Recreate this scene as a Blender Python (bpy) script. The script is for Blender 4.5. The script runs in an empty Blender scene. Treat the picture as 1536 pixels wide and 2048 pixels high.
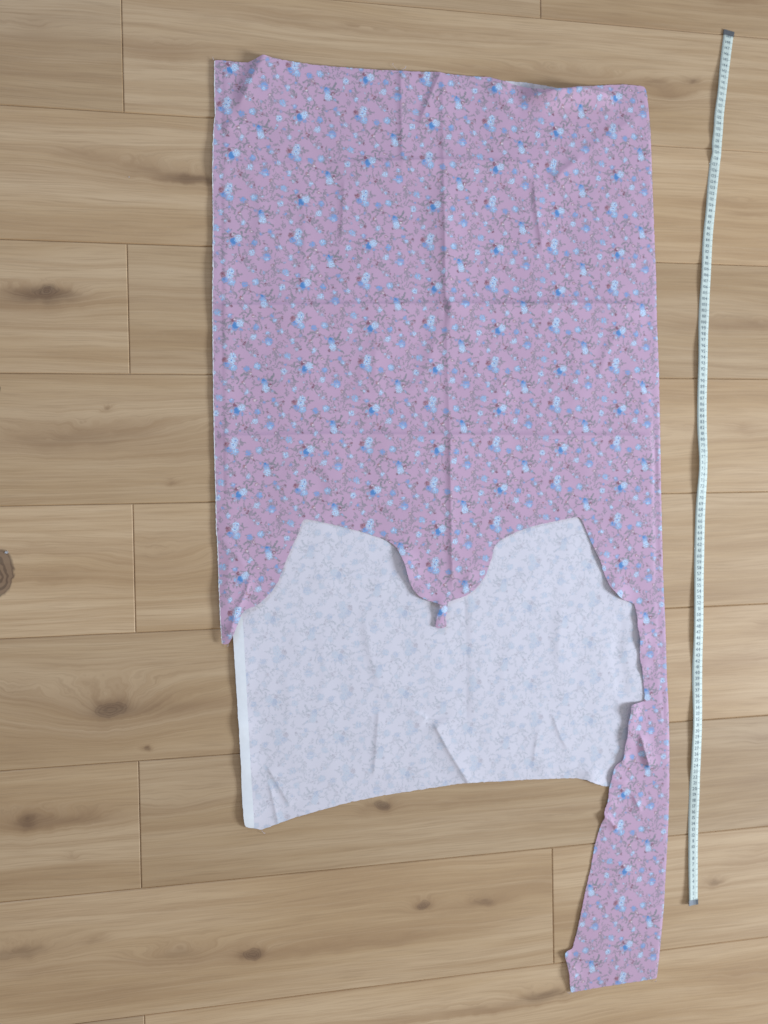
import bpy, math, random
import numpy as np
from mathutils import Matrix, Vector, kdtree
from mathutils.geometry import delaunay_2d_cdt

S = bpy.context.scene
C = S.collection
random.seed(7); rng = np.random.default_rng(7)

# ---------------------------------------------------------------- camera
cam_data = bpy.data.cameras.new('camera'); cam = bpy.data.objects.new('camera', cam_data); C.objects.link(cam)
Rcv = Matrix(((0.9764583, -0.0171979, 0.2150197), (-0.0213914, -0.9996234, 0.0171911), (0.2146430, -0.0213859, -0.9764584)))
m = (Rcv.transposed() @ Matrix.Diagonal((1, -1, -1))).to_4x4()
m.translation = Vector((0.0455957, -0.5658853, 1.5371768))
cam.matrix_world = m
cam_data.sensor_fit = 'VERTICAL'; cam_data.sensor_height = 36; cam_data.sensor_width = 27
cam_data.lens = 36 * 2000 / 2048; cam_data.clip_start = .05; cam_data.clip_end = 50
cam_data.dof.use_dof = True; cam_data.dof.focus_distance = 1.47; cam_data.dof.aperture_fstop = 3.2
S.camera = cam
S.render.resolution_x, S.render.resolution_y = 768, 1024

# ---------------------------------------------------------------- room light
world = bpy.data.worlds.new('World'); S.world = world; world.use_nodes = True
bg = world.node_tree.nodes['Background']; bg.inputs[0].default_value = (.93, .95, 1.0, 1); bg.inputs[1].default_value = .415

def area(name, loc, target, sx, sy, power, col):
    d = bpy.data.lights.new(name, 'AREA'); d.shape = 'RECTANGLE'; d.size, d.size_y = sx, sy
    d.energy = power; d.color = col
    d.spread = math.radians(62)
    o = bpy.data.objects.new(name, d); C.objects.link(o); o.location = loc
    o.rotation_euler = (Vector(target) - Vector(loc)).to_track_quat('-Z', 'Y').to_euler()
    return o
area('window_light', (4.6, -1.7, 2.15), (.72, -.55, 0), 1.0, 1.2, 32, (.69, .825, 1.0))
area('cool_fill_light', (-1.6, 3.0, 2.0), (.3, -.2, 0), 1.2, 1.2, 6.0, (.30, .56, 1.0))  # added blue fill lamp, tints the upper part lilac; no known window
S.view_settings.view_transform = 'Standard'; S.view_settings.look = 'None'
S.view_settings.exposure = 0; S.view_settings.gamma = 1; S.view_settings.use_curve_mapping = False

# ---------------------------------------------------------------- measured data (metres on the floor)
UPPER = [(0.1334, 0.0852), (0.1423, 0.0851), (0.1647, 0.0849), (0.185, 0.0849), (0.1919, 0.0888), (0.2056, 0.094), (0.214, 0.0935), (0.233, 0.0912), (0.2791, 0.0885), (0.3416, 0.0881), (0.3956, 0.0886), (0.4456, 0.0906), (0.4864, 0.0928), (0.4962, 0.0911), (0.5359, 0.0901), (0.5651, 0.0913), (0.586, 0.0865), (0.6113, 0.0811), (0.6367, 0.0757), (0.6667, 0.0729), (0.697, 0.0757), (0.7145, 0.0818), (0.7408, 0.0885), (0.7717, 0.093), (0.8028, 0.096), (0.8333, 0.0957), (0.8386, 0.0928), (0.8412, 0.0823), (0.8436, 0.0619), (0.8468, 0.025), (0.8486, -0.0491), (0.8518, -0.1564), (0.8537, -0.2227), (0.8546, -0.2974), (0.8572, -0.3806), (0.8577, -0.4808), (0.8577, -0.5561), (0.8586, -0.6315), (0.8603, -0.7156), (0.863, -0.7999), (0.8647, -0.8844), (0.8677, -0.9438), (0.8682, -1.0116), (0.8679, -1.0795), (0.8653, -1.1388), (0.8608, -1.2064), (0.8564, -1.2656), (0.8501, -1.3246), (0.845, -1.3667), (0.8409, -1.3961), (0.8107, -1.3975), (0.7834, -1.3975), (0.7383, -1.3987), (0.6848, -1.4004), (0.6825, -1.3808), (0.6801, -1.3597), (0.6743, -1.3347), (0.6743, -1.3314), (0.6805, -1.3296), (0.6885, -1.3281), (0.6997, -1.2909), (0.7119, -1.2403), (0.7231, -1.1997), (0.7308, -1.1627), (0.7392, -1.1359), (0.7466, -1.1173), (0.7476, -1.1082), (0.7513, -1.0968), (0.7541, -1.087), (0.7589, -1.0639), (0.7618, -1.0482), (0.7646, -1.0375), (0.7702, -1.0288), (0.7801, -1.022), (0.7829, -1.0155), (0.7859, -0.9972), (0.7908, -0.964), (0.7948, -0.9357), (0.7958, -0.9291), (0.803, -0.9279), (0.8139, -0.9269), (0.8221, -0.9249), (0.8231, -0.919), (0.822, -0.8988), (0.8191, -0.8751), (0.8157, -0.8564), (0.8139, -0.8228), (0.8095, -0.7807), (0.807, -0.763), (0.8007, -0.7586), (0.7917, -0.7557), (0.7837, -0.7521), (0.7748, -0.745), (0.7616, -0.7304), (0.7538, -0.7119), (0.7452, -0.6867), (0.7349, -0.6657), (0.7237, -0.6406), (0.7152, -0.6206), (0.71, -0.6148), (0.7038, -0.6146), (0.6696, -0.6204), (0.6263, -0.6283), (0.6004, -0.6366), (0.5746, -0.6489), (0.566, -0.656), (0.5625, -0.6647), (0.5589, -0.6768), (0.5545, -0.6887), (0.5484, -0.7047), (0.538, -0.7188), (0.5269, -0.7297), (0.5142, -0.7364), (0.4933, -0.7428), (0.4833, -0.7456), (0.4822, -0.76), (0.4787, -0.7711), (0.4811, -0.7768), (0.4801, -0.7848), (0.4718, -0.7868), (0.4627, -0.7848), (0.4646, -0.7705), (0.4673, -0.761), (0.4708, -0.7475), (0.4642, -0.7457), (0.4478, -0.7402), (0.4356, -0.7333), (0.4284, -0.7251), (0.4221, -0.713), (0.4182, -0.7001), (0.4144, -0.6857), (0.4082, -0.6697), (0.4003, -0.6536), (0.3923, -0.6475), (0.3827, -0.6421), (0.3445, -0.6289), (0.3129, -0.6203), (0.2815, -0.6121), (0.2597, -0.6074), (0.2542, -0.6092), (0.2502, -0.6184), (0.2476, -0.6283), (0.2388, -0.6451), (0.2258, -0.6741), (0.2153, -0.7007), (0.2058, -0.7158), (0.194, -0.7269), (0.1862, -0.7343), (0.1777, -0.7393), (0.167, -0.7423), (0.1593, -0.747), (0.1538, -0.7582), (0.1474, -0.7733), (0.1418, -0.786), (0.1364, -0.7949), (0.1266, -0.7948), (0.1249, -0.7661), (0.1237, -0.7127), (0.1236, -0.6822), (0.123, -0.6365), (0.1214, -0.6236), (0.122, -0.5757), (0.1213, -0.4999), (0.1214, -0.4243), (0.1222, -0.3488), (0.123, -0.2735), (0.125, -0.2132), (0.1266, -0.1381), (0.1269, -0.0856), (0.1286, -0.0406), (0.1307, -0.0106), (0.1328, 0.003), (0.1325, 0.0419)]
LOWER = [(0.1467, 0.0795), (0.2636, 0.0858), (0.4213, 0.0873), (0.565, 0.0866), (0.6029, 0.0877), (0.6326, 0.087), (0.6626, 0.0842), (0.6971, 0.0802), (0.7276, 0.0811), (0.7938, 0.0889), (0.8332, 0.0916), (0.8419, -0.0082), (0.8487, -0.256), (0.8523, -0.4808), (0.8554, -0.6734), (0.8597, -0.8419), (0.8628, -0.9688), (0.8607, -1.0619), (0.7966, -1.0779), (0.7625, -1.065), (0.7473, -1.0621), (0.734, -1.0573), (0.7181, -1.0494), (0.6987, -1.0457), (0.6548, -1.0431), (0.6115, -1.0413), (0.5686, -1.0404), (0.5094, -1.0377), (0.4427, -1.0428), (0.3756, -1.0473), (0.3208, -1.0538), (0.2573, -1.0653), (0.2337, -1.0703), (0.2049, -1.0779), (0.187, -1.0829), (0.1816, -1.0848), (0.1679, -1.0804), (0.1565, -1.0771), (0.1544, -1.0661), (0.1527, -1.0366), (0.1521, -0.9902), (0.1509, -0.9555), (0.1497, -0.9208), (0.1489, -0.9053), (0.1482, -0.8822), (0.1461, -0.836), (0.1448, -0.8053), (0.1441, -0.7838), (0.1407, -0.7286), (0.1378, -0.576), (0.1394, -0.3486), (0.1425, -0.1224)]
SELV = [(0.1565, -1.0771), (0.1705, -1.0811), (0.1687, -1.0379), (0.1657, -0.9604), (0.1639, -0.8986), (0.162, -0.8369), (0.1601, -0.7831), (0.1585, -0.7485), (0.1569, -0.7139), (0.1424, -0.7593), (0.1441, -0.7838), (0.1448, -0.8053), (0.1461, -0.836), (0.1482, -0.8822), (0.1489, -0.9053), (0.1497, -0.9208), (0.1509, -0.9555), (0.1521, -0.9902), (0.1527, -1.0366), (0.1544, -1.0661)]
TAPE = [(0.9936, 0.1997), (0.988, 0.1633), (0.982, 0.1252), (0.9729, 0.0619), (0.9676, -0.0012), (0.9594, -0.0644), (0.9543, -0.1066), (0.9496, -0.1487), (0.9468, -0.1907), (0.9424, -0.2538), (0.9382, -0.3379), (0.9358, -0.4221), (0.9352, -0.4727), (0.9355, -0.5318), (0.9327, -0.5698), (0.9297, -0.6332), (0.9268, -0.7179), (0.9244, -0.8027), (0.9216, -0.8876), (0.9216, -0.9285), (0.9195, -0.9923), (0.9159, -1.0561), (0.9124, -1.1199), (0.9102, -1.1839), (0.9095, -1.2455), (0.9082, -1.278)]
CR_UP = [([(0.488, 0.0929), (0.4873, -0.0516), (0.4877, -0.2726), (0.491, -0.479), (0.4911, -0.6706), (0.4918, -0.7307)], 0.0015, 0.009, 0.09, 0.03, 0.06), ([(0.4871, -0.0595), (0.4876, -0.2331), (0.488, -0.3598)], 0.00285, 0.034, 0.08, 0.12, 0.35), ([(0.4911, -0.471), (0.4909, -0.5827), (0.4911, -0.6706), (0.4918, -0.7307)], 0.0015, 0.014, 0.05, 0.1, 0.1), ([(0.1258, -0.2824), (0.3035, -0.2768), (0.4869, -0.271)], 0.00315, 0.06, 0.009, 0.05, 0.02), ([(0.4869, -0.271), (0.5805, -0.2705), (0.7096, -0.2651), (0.855, -0.265)], 0.00315, 0.08, 0.009, 0.02, 0.1), ([(0.4869, -0.271), (0.5805, -0.2705), (0.7096, -0.2651), (0.855, -0.265)], 0.0024, 0.06, 0.026, 0.02, 0.45), ([(0.1233, -0.4795), (0.2997, -0.4765), (0.4901, -0.479), (0.8568, -0.4825)], 0.00315, 0.06, 0.009, 0.02, 0.05), ([(0.2919, -0.0604), (0.4841, -0.0455), (0.584, -0.0434), (0.6564, -0.0427)], 0.0021, 0.06, 0.008, 0.2, 0.15), ([(0.2919, -0.0604), (0.4841, -0.0455), (0.584, -0.0434), (0.6564, -0.0427)], 0.00195, 0.06, 0.026, 0.25, 0.15), ([(0.1391, -0.0715), (0.2919, -0.0589)], 0.00135, 0.05, 0.008, 0.2, 0.2), ([(0.4205, 0.088), (0.4207, 0.0072), (0.4209, -0.0723)], 0.00225, 0.009, 0.06, 0.02, 0.3), ([(0.3292, -0.0715), (0.3249, -0.1372), (0.3199, -0.1953)], 0.00195, 0.01, 0.05, 0.3, 0.3), ([(0.376, -0.2986), (0.3717, -0.3611), (0.3737, -0.4236)], 0.0015, 0.018, 0.05, 0.3, 0.3), ([(0.6373, -0.0558), (0.6423, -0.1239), (0.6534, -0.1896)], 0.00255, 0.009, 0.055, 0.25, 0.2), ([(0.7261, -0.0244), (0.6882, -0.0532), (0.6671, -0.0776)], 0.0045, 0.018, 0.05, 0.3, 0.3), ([(0.8381, 0.0533), (0.784, 0.0196), (0.7129, -0.03)], 0.0027, 0.024, 0.06, 0.3, 0.3), ([(0.2049, 0.0936), (0.1828, 0.0491), (0.1608, 0.0003)], 0.009, 0.02, 0.12, 0.0, 0.45), ([(0.1608, 0.0003), (0.1453, -0.0247)], 0.003, 0.016, 0.04, 0.2, 0.4), ([(0.4856, 0.0927), (0.4677, 0.0531), (0.4541, 0.021), (0.4471, -0.0084)], 0.0033, 0.011, 0.06, 0.02, 0.35), ([(0.6109, 0.0587), (0.6623, 0.0678), (0.7144, 0.0769), (0.7936, 0.0741)], 0.015, 0.036, 0.014, 0.3, 0.25), ([(0.6448, 0.0425), (0.7139, 0.0429), (0.7933, 0.0472)], -0.0033, 0.016, 0.024, 0.3, 0.3), ([(0.619, 0.0313), (0.5856, 0.057), (0.5591, 0.0822)], 0.0027, 0.02, 0.014, 0.4, 0.2), ([(0.2605, -0.075), (0.266, -0.1933), (0.2562, -0.3009)], 0.00135, 0.022, 0.05, 0.4, 0.4), ([(0.3661, -0.3144), (0.3487, -0.3925), (0.3594, -0.4627)], 0.00135, 0.02, 0.05, 0.4, 0.4), ([(0.4798, -0.3044), (0.454, -0.376), (0.4205, -0.4235)], 0.00195, 0.026, 0.05, 0.3, 0.4), ([(0.7978, -0.2902), (0.7615, -0.3403), (0.7427, -0.4144)], 0.0015, 0.018, 0.05, 0.4, 0.4), ([(0.7878, -0.3729), (0.8188, -0.4017), (0.8501, -0.4349)], 0.0021, 0.04, 0.012, 0.3, 0.3), ([(0.4118, -0.692), (0.4818, -0.6847), (0.5528, -0.6895)], 0.0018, 0.03, 0.012, 0.15, 0.15), ([(0.5275, -0.6919), (0.5146, -0.7155), (0.5101, -0.7355)], 0.0024, 0.018, 0.03, 0.3, 0.3), ([(0.1847, -0.045), (0.1981, -0.135), (0.1846, -0.2416)], 0.00135, 0.02, 0.06, 0.4, 0.4), ([(0.563, -0.3109), (0.5786, -0.3909), (0.5648, -0.4633)], 0.0012, 0.02, 0.06, 0.4, 0.4), ([(0.6918, -0.2923), (0.7081, -0.3737), (0.6982, -0.4555)], 0.00105, 0.02, 0.06, 0.4, 0.4), ([(0.2836, -0.5012), (0.2981, -0.5635), (0.2894, -0.61)], 0.0012, 0.018, 0.05, 0.4, 0.3), ([(0.4964, -0.5508), (0.6186, -0.5648), (0.732, -0.5543)], 0.00105, 0.05, 0.016, 0.4, 0.4), ([(0.8089, -0.9694), (0.8175, -1.0012), (0.8307, -1.0426)], 0.006, 0.012, 0.026, 0.3, 0.15), ([(0.7984, -1.078), (0.8072, -1.0956), (0.8161, -1.1141)], 0.0033, 0.01, 0.026, 0.3, 0.3), ([(0.7723, -1.1422), (0.7591, -1.1209), (0.7475, -1.1115)], 0.0039, 0.012, 0.014, 0.35, 0.0), ([(0.7573, -1.0504), (0.7788, -1.0571), (0.7987, -1.057)], 0.0027, 0.02, 0.012, 0.1, 0.4), ([(0.845, -0.3392), (0.8467, -0.4891), (0.8481, -0.6732), (0.8533, -0.8416), (0.8597, -0.994)], -0.0033, 0.008, 0.014, 0.2, 0.2), ([(0.1247, -0.629), (0.1497, -0.6563), (0.1704, -0.6876)], 0.0018, 0.026, 0.014, 0.1, 0.3), ([(0.1758, -0.684), (0.1621, -0.7218), (0.1479, -0.748), (0.1381, -0.782)], 0.0021, 0.009, 0.012, 0.25, 0.1), ([(0.1438, -0.6524), (0.135, -0.7131), (0.1372, -0.7514)], 0.0012, 0.016, 0.016, 0.3, 0.3), ([(0.7501, -1.1872), (0.786, -1.1991), (0.859, -1.1995)], 0.00135, 0.03, 0.014, 0.2, 0.2), ([(0.1459, 0.0802), (0.1403, -0.1225), (0.1364, -0.3486), (0.1348, -0.576)], -0.00105, 0.03, 0.007, 0.02, 0.02)]
CR_LO = [([(0.5134, -0.7396), (0.5131, -0.8564), (0.514, -0.9615)], -0.00119, 0.07, 0.012, 0.02, 0.3), ([(0.3441, -0.7368), (0.3533, -0.8081), (0.3661, -0.8562), (0.3783, -0.8965)], 0.00129, 0.014, 0.06, 0.35, 0.3), ([(0.3692, -0.9078), (0.3642, -0.959), (0.3583, -1.022)], 0.00141, 0.008, 0.06, 0.15, 0.2), ([(0.4187, -0.9126), (0.4365, -0.9225), (0.4495, -0.933)], 0.00152, 0.03, 0.007, 0.3, 0.2), ([(0.4561, -0.935), (0.481, -0.9834), (0.5144, -1.0393)], 0.00162, 0.006, 0.04, 0.12, 0.0), ([(0.4561, -0.935), (0.481, -0.9834), (0.5144, -1.0393)], 0.00216, 0.036, 0.06, 0.12, 0.0), ([(0.4528, -0.9332), (0.5195, -0.9327), (0.5702, -0.9328)], 0.00065, 0.04, 0.006, 0.1, 0.4), ([(0.6773, -0.7544), (0.6711, -0.824), (0.6721, -0.8735)], 0.00162, 0.02, 0.07, 0.2, 0.3), ([(0.6565, -0.9286), (0.6716, -0.9725), (0.6904, -1.0053)], 0.00119, 0.006, 0.04, 0.3, 0.3), ([(0.637, -0.9536), (0.6296, -0.986), (0.6238, -1.0226)], 0.00098, 0.007, 0.04, 0.3, 0.3), ([(0.7826, -0.767), (0.7763, -0.8376), (0.7878, -0.9219)], -0.00195, 0.024, 0.02, 0.2, 0.15), ([(0.6203, -1.0248), (0.6814, -1.0245), (0.7476, -1.0429)], 0.00152, 0.02, 0.016, 0.2, 0.2), ([(0.189, -0.9815), (0.2083, -1.0179), (0.2293, -1.0571)], 0.00141, 0.006, 0.04, 0.2, 0.2), ([(0.1931, -1.0089), (0.2002, -1.0406), (0.2072, -1.0785)], 0.00129, 0.006, 0.014, 0.2, 0.0), ([(0.2486, -0.7004), (0.3273, -0.6985), (0.4075, -0.7077)], 0.00108, 0.05, 0.007, 0.2, 0.2), ([(0.5735, -0.7218), (0.6423, -0.708), (0.7121, -0.7186)], 0.00087, 0.05, 0.02, 0.3, 0.3), ([(0.2785, -0.7731), (0.2849, -0.8516), (0.2677, -0.9287)], 0.00065, 0.02, 0.06, 0.4, 0.4), ([(0.2155, -0.8089), (0.2295, -0.8873), (0.2202, -0.9644)], 0.00065, 0.02, 0.06, 0.4, 0.4), ([(0.5719, -0.8272), (0.5794, -0.8927), (0.5614, -0.9567)], 0.00065, 0.02, 0.06, 0.4, 0.4)]
LIFT_UP = [(0.4065, -0.6744, 0.0195, 0.00517), (0.4126, -0.6967, 0.021, 0.00575), (0.4356, -0.7341, 0.0195, 0.00345), (0.4723, -0.754, 0.012, 0.00575), (0.4694, -0.7803, 0.009, 0.0023), (0.7668, -0.7406, 0.0225, 0.0069), (0.7435, -0.6866, 0.0195, 0.00345), (0.7966, -0.9392, 0.015, 0.0092), (0.7879, -0.9806, 0.0225, 0.0069), (0.782, -1.0179, 0.0105, 0.00517), (0.7664, -1.0419, 0.012, 0.00345), (0.7568, -1.0872, 0.015, 0.0046), (0.7484, -1.1149, 0.009, 0.00345), (0.8135, -0.8186, 0.0165, 0.0046), (0.8076, -0.7848, 0.012, 0.00345), (0.8201, -0.8693, 0.012, 0.00287), (0.6818, -1.3682, 0.015, 0.0046), (0.6752, -1.334, 0.0075, 0.00345), (0.1298, 0.0566, 0.0338, 0.00207), (0.1284, -0.0107, 0.0338, 0.00207), (0.127, -0.0781, 0.0338, 0.00207), (0.1257, -0.1456, 0.0338, 0.00207), (0.1243, -0.2133, 0.0338, 0.00207), (0.1229, -0.281, 0.0338, 0.00207), (0.1215, -0.3488, 0.0338, 0.00207), (0.1209, -0.4167, 0.0338, 0.00207), (0.1203, -0.4848, 0.0338, 0.00207), (0.1197, -0.5529, 0.0338, 0.00207), (0.1191, -0.6212, 0.0338, 0.00207), (0.1274, -0.0631, 0.03, 0.00287), (0.1236, -0.2433, 0.03, 0.0023), (0.1242, -0.7279, 0.045, 0.00368), (0.126, -0.7852, 0.0187, 0.00345), (0.1427, -0.7784, 0.012, 0.00345), (0.671, 0.0708, 0.03, 0.00805), (0.7127, 0.0792, 0.0262, 0.0069), (0.6367, 0.0757, 0.015, 0.00345), (0.5902, 0.0844, 0.015, 0.00345), (0.2056, 0.0921, 0.0075, 0.0023)]
LIFT_LO = [(0.1454, -0.7977, 0.03, 0.00138), (0.147, -0.8591, 0.03, 0.00138), (0.1487, -0.9207, 0.03, 0.00138), (0.1504, -0.9824, 0.03, 0.00138), (0.1521, -1.0443, 0.03, 0.00138), (0.149, -0.9207, 0.0225, 0.00345), (0.1509, -0.9747, 0.0225, 0.00345), (0.1538, -1.0598, 0.0225, 0.00345), (0.1461, -0.836, 0.03, 0.0023), (0.7251, -1.0528, 0.018, 0.0046), (0.6712, 0.0836, 0.03, 0.00172)]
UPSELV = [(0.1266, -0.7948), (0.1249, -0.7661), (0.1237, -0.7127), (0.1236, -0.6822), (0.123, -0.6365), (0.1214, -0.6236), (0.122, -0.5757), (0.1213, -0.4999), (0.1214, -0.4243), (0.1222, -0.3488), (0.123, -0.2735), (0.125, -0.2132), (0.1266, -0.1381), (0.1269, -0.0856), (0.1286, -0.0406), (0.1307, -0.0106), (0.1328, 0.003), (0.1325, 0.0419), (0.1334, 0.0852)]
THREADS = [((0.4173, 0.0909), 1.9, 0.016), ((0.4229, 0.0905), 1.2, 0.013), ((0.1348, 0.0838), 2.2, 0.009), ((0.1816, -1.084), -1.4, 0.01), ((0.6849, -1.3995), -2.0, 0.008), ((0.8382, -1.3966), -0.9, 0.007), ((0.1364, -0.7949), -1.2, 0.007), ((0.7589, -1.0639), -1.9, 0.008)]
SPECK = [(0.0053, -0.0947), (-0.1796, -0.6464)]
RINGS = [(-0.1947, -0.6758, 0.0248, 0.0375, 0.8), (-0.1926, -0.4165, 0.0128, 0.0158, 0.8), (-0.0381, -0.8864, 0.0195, 0.0112, 0.3), (0.1617, -1.2762, 0.0135, 0.0083, 0.28), (0.4363, -1.2277, 0.0105, 0.0083, 0.28), (0.3688, -1.0642, 0.015, 0.0075, 0.25), (-0.116, -0.269, 0.018, 0.0075, 0.25)]
KNOTS = [(0.0286, -0.0832, 0.09, 0.015, 0.024, 0.55), (0.1052, -0.0942, 0.0525, 0.0097, 0.0156, 0.8), (-0.0567, -0.0657, 0.045, 0.009, 0.0054, 0.4), (-0.1175, -0.272, 0.0675, 0.0135, 0.0216, 0.9), (-0.1595, -0.2947, 0.09, 0.0225, 0.0135, 0.4), (-0.116, -0.2661, 0.0135, 0.009, 0.0144, 0.6), (-0.0331, -0.438, 0.0105, 0.0045, 0.0072, 0.6), (0.0588, -0.5482, 0.012, 0.0053, 0.0084, 0.7), (-0.0159, -0.4691, 0.15, 0.0195, 0.0117, 0.35), (-0.0092, -0.4914, 0.1425, 0.0262, 0.0158, 0.3), (-0.1434, -0.4869, 0.09, 0.0165, 0.0099, 0.35), (0.0451, -0.672, 0.0975, 0.0338, 0.0203, 0.35), (-0.127, -0.681, 0.09, 0.012, 0.0072, 0.5), (-0.1332, -0.6442, 0.0675, 0.0075, 0.0045, 0.3), (-0.0502, -0.8834, 0.09, 0.036, 0.0576, 0.56), (-0.036, -0.8873, 0.0255, 0.015, 0.009, 0.35), (0.0775, -0.8854, 0.075, 0.0165, 0.0099, 0.5), (0.0114, -0.9454, 0.0067, 0.003, 0.0048, 0.9), (-0.1799, -0.8619, 0.06, 0.0225, 0.0135, 0.3), (-0.1565, -1.0439, 0.075, 0.0195, 0.0312, 0.6), (-0.1598, -1.037, 0.0105, 0.012, 0.0072, 0.5), (-0.0575, -1.049, 0.0675, 0.012, 0.0072, 0.45), (-0.0958, -1.0993, 0.009, 0.006, 0.0096, 0.6), (0.3688, -1.0642, 0.0255, 0.0105, 0.0168, 0.9), (0.0595, -1.0364, 0.0525, 0.0165, 0.0099, 0.2), (0.1601, -1.276, 0.027, 0.0105, 0.0168, 0.7), (-0.1749, -1.2345, 0.0675, 0.0165, 0.0264, 0.8), (0.0547, -1.2637, 0.0675, 0.0165, 0.0264, 0.65), (-0.0687, -1.2281, 0.0225, 0.009, 0.0054, 0.5), (0.2376, -1.2788, 0.0825, 0.009, 0.0054, 0.45), (-0.1547, -1.2666, 0.045, 0.0075, 0.0045, 0.4), (0.4355, -1.2276, 0.0195, 0.0105, 0.0168, 0.7), (0.5443, -1.2351, 0.03, 0.0097, 0.0156, 0.6), (0.481, -1.2382, 0.09, 0.012, 0.0072, 0.35), (0.3976, -1.2814, 0.075, 0.0075, 0.0045, 0.35), (0.6409, -1.4007, 0.0525, 0.0135, 0.0216, 0.9), (0.5457, -1.4133, 0.0675, 0.0105, 0.0063, 0.5), (0.4366, -1.4073, 0.09, 0.0105, 0.0063, 0.4), (1.0166, -1.422, 0.09, 0.015, 0.009, 0.3), (0.9471, -1.2442, 0.021, 0.0075, 0.012, 0.75), (1.0188, -1.2132, 0.045, 0.015, 0.009, 0.3), (0.8838, 0.0851, 0.0525, 0.012, 0.0192, 0.6), (0.9253, 0.1104, 0.0135, 0.006, 0.0096, 0.8), (0.7411, 0.1079, 0.09, 0.0105, 0.0168, 0.55), (0.5778, 0.1002, 0.0675, 0.009, 0.0054, 0.5), (0.8613, 0.1042, 0.0375, 0.009, 0.0054, 0.5), (0.8473, 0.0621, 0.045, 0.0075, 0.0045, 0.4), (0.9928, -0.0881, 0.0825, 0.0067, 0.004, 0.5), (1.0303, -0.1075, 0.045, 0.0075, 0.0045, 0.5), (0.9718, -0.2952, 0.09, 0.0135, 0.0081, 0.4), (1.0475, -0.2896, 0.045, 0.0105, 0.0063, 0.4), (1.017, -0.473, 0.045, 0.0105, 0.0063, 0.5), (0.9139, -0.4743, 0.045, 0.0075, 0.0045, 0.35), (1.0517, -0.8128, 0.0225, 0.012, 0.0072, 0.5), (0.9465, -0.8805, 0.0825, 0.012, 0.0072, 0.35), (1.0498, -0.9988, 0.03, 0.015, 0.009, 0.4), (1.0034, -0.8578, 0.045, 0.0105, 0.0063, 0.3), (-0.1227, 0.0999, 0.1125, 0.0195, 0.0117, 0.5), (0.0615, 0.0961, 0.0675, 0.015, 0.009, 0.4), (1.0152, 0.2492, 0.0675, 0.012, 0.0072, 0.5), (0.3427, 0.1485, 0.225, 0.006, 0.0036, 0.3), (0.5342, -1.0685, 0.12, 0.0075, 0.0045, 0.3), (0.6191, -1.1086, 0.09, 0.006, 0.0036, 0.3), (0.2344, 0.1623, 0.045, 0.0075, 0.0045, 0.2)]

# ---------------------------------------------------------------- helpers
def obj(name, me, mat=None, parent=None):
    o = bpy.data.objects.new(name, me); C.objects.link(o)
    if mat and not me.materials: me.materials.append(mat)
    if parent: o.parent = parent
    return o
def tag(o, label, cat, group=None):
    o['label'] = label; o['category'] = cat
    if group: o['group'] = group
def mesh(name, v, f, smooth=True):
    me = bpy.data.meshes.new(name); me.from_pydata([tuple(map(float, q)) for q in v], [], [tuple(map(int, q)) for q in f]); me.update()
    if smooth: me.polygons.foreach_set('use_smooth', [True] * len(me.polygons))
    return me
def empty(name, loc=(0, 0, 0)):
    o = bpy.data.objects.new(name, None); C.objects.link(o); o.location = loc; o.empty_display_size = .05; return o

class NT:
    """small shader-node writer"""
    def __init__(s, tree): s.t = tree
    def n(s, kind, **kw):
        q = s.t.nodes.new(kind)
        for k, v in kw.items(): setattr(q, k, v)
        return q
    def put(s, sock, v):
        if isinstance(v, bpy.types.NodeSocket): s.t.links.new(v, sock)
        else: sock.default_value = v
    def m(s, op, a, b=0.0, c=None, clamp=False):
        q = s.n('ShaderNodeMath', operation=op, use_clamp=clamp); s.put(q.inputs[0], a); s.put(q.inputs[1], b)
        if c is not None: s.put(q.inputs[2], c)
        return q.outputs[0]
    def v(s, op, a, b=(0, 0, 0)):
        q = s.n('ShaderNodeVectorMath', operation=op); s.put(q.inputs[0], a)
        if len(q.inputs) > 1: s.put(q.inputs[1], b)
        return q.outputs['Value'] if op in ('DISTANCE', 'LENGTH', 'DOT_PRODUCT') else q.outputs[0]
    def xyz(s, x, y, z=0.0):
        q = s.n('ShaderNodeCombineXYZ'); s.put(q.inputs[0], x); s.put(q.inputs[1], y); s.put(q.inputs[2], z); return q.outputs[0]
    def sep(s, a):
        q = s.n('ShaderNodeSeparateXYZ'); s.put(q.inputs[0], a); return q.outputs
    def mix(s, f, a, b, blend='MIX'):
        q = s.n('ShaderNodeMix', data_type='RGBA', blend_type=blend); s.put(q.inputs[0], f)
        for i, c in ((6, a), (7, b)): s.put(q.inputs[i], c if isinstance(c, bpy.types.NodeSocket) else (*c, 1)[:4])
        return q.outputs[2]
    def rng(s, a, lo, hi, o0=0.0, o1=1.0, kind='SMOOTHSTEP'):
        q = s.n('ShaderNodeMapRange', interpolation_type=kind)
        for i, c in enumerate((a, lo, hi, o0, o1)): s.put(q.inputs[i], c)
        return q.outputs[0]
    def noise(s, vec, scale=1.0, detail=2.0, rough=.5, dist=0.0, color=False):
        q = s.n('ShaderNodeTexNoise'); s.put(q.inputs['Vector'], vec); q.inputs['Scale'].default_value = scale
        q.inputs['Detail'].default_value = detail; q.inputs['Roughness'].default_value = rough; q.inputs['Distortion'].default_value = dist
        return q.outputs['Color' if color else 'Fac']

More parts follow.
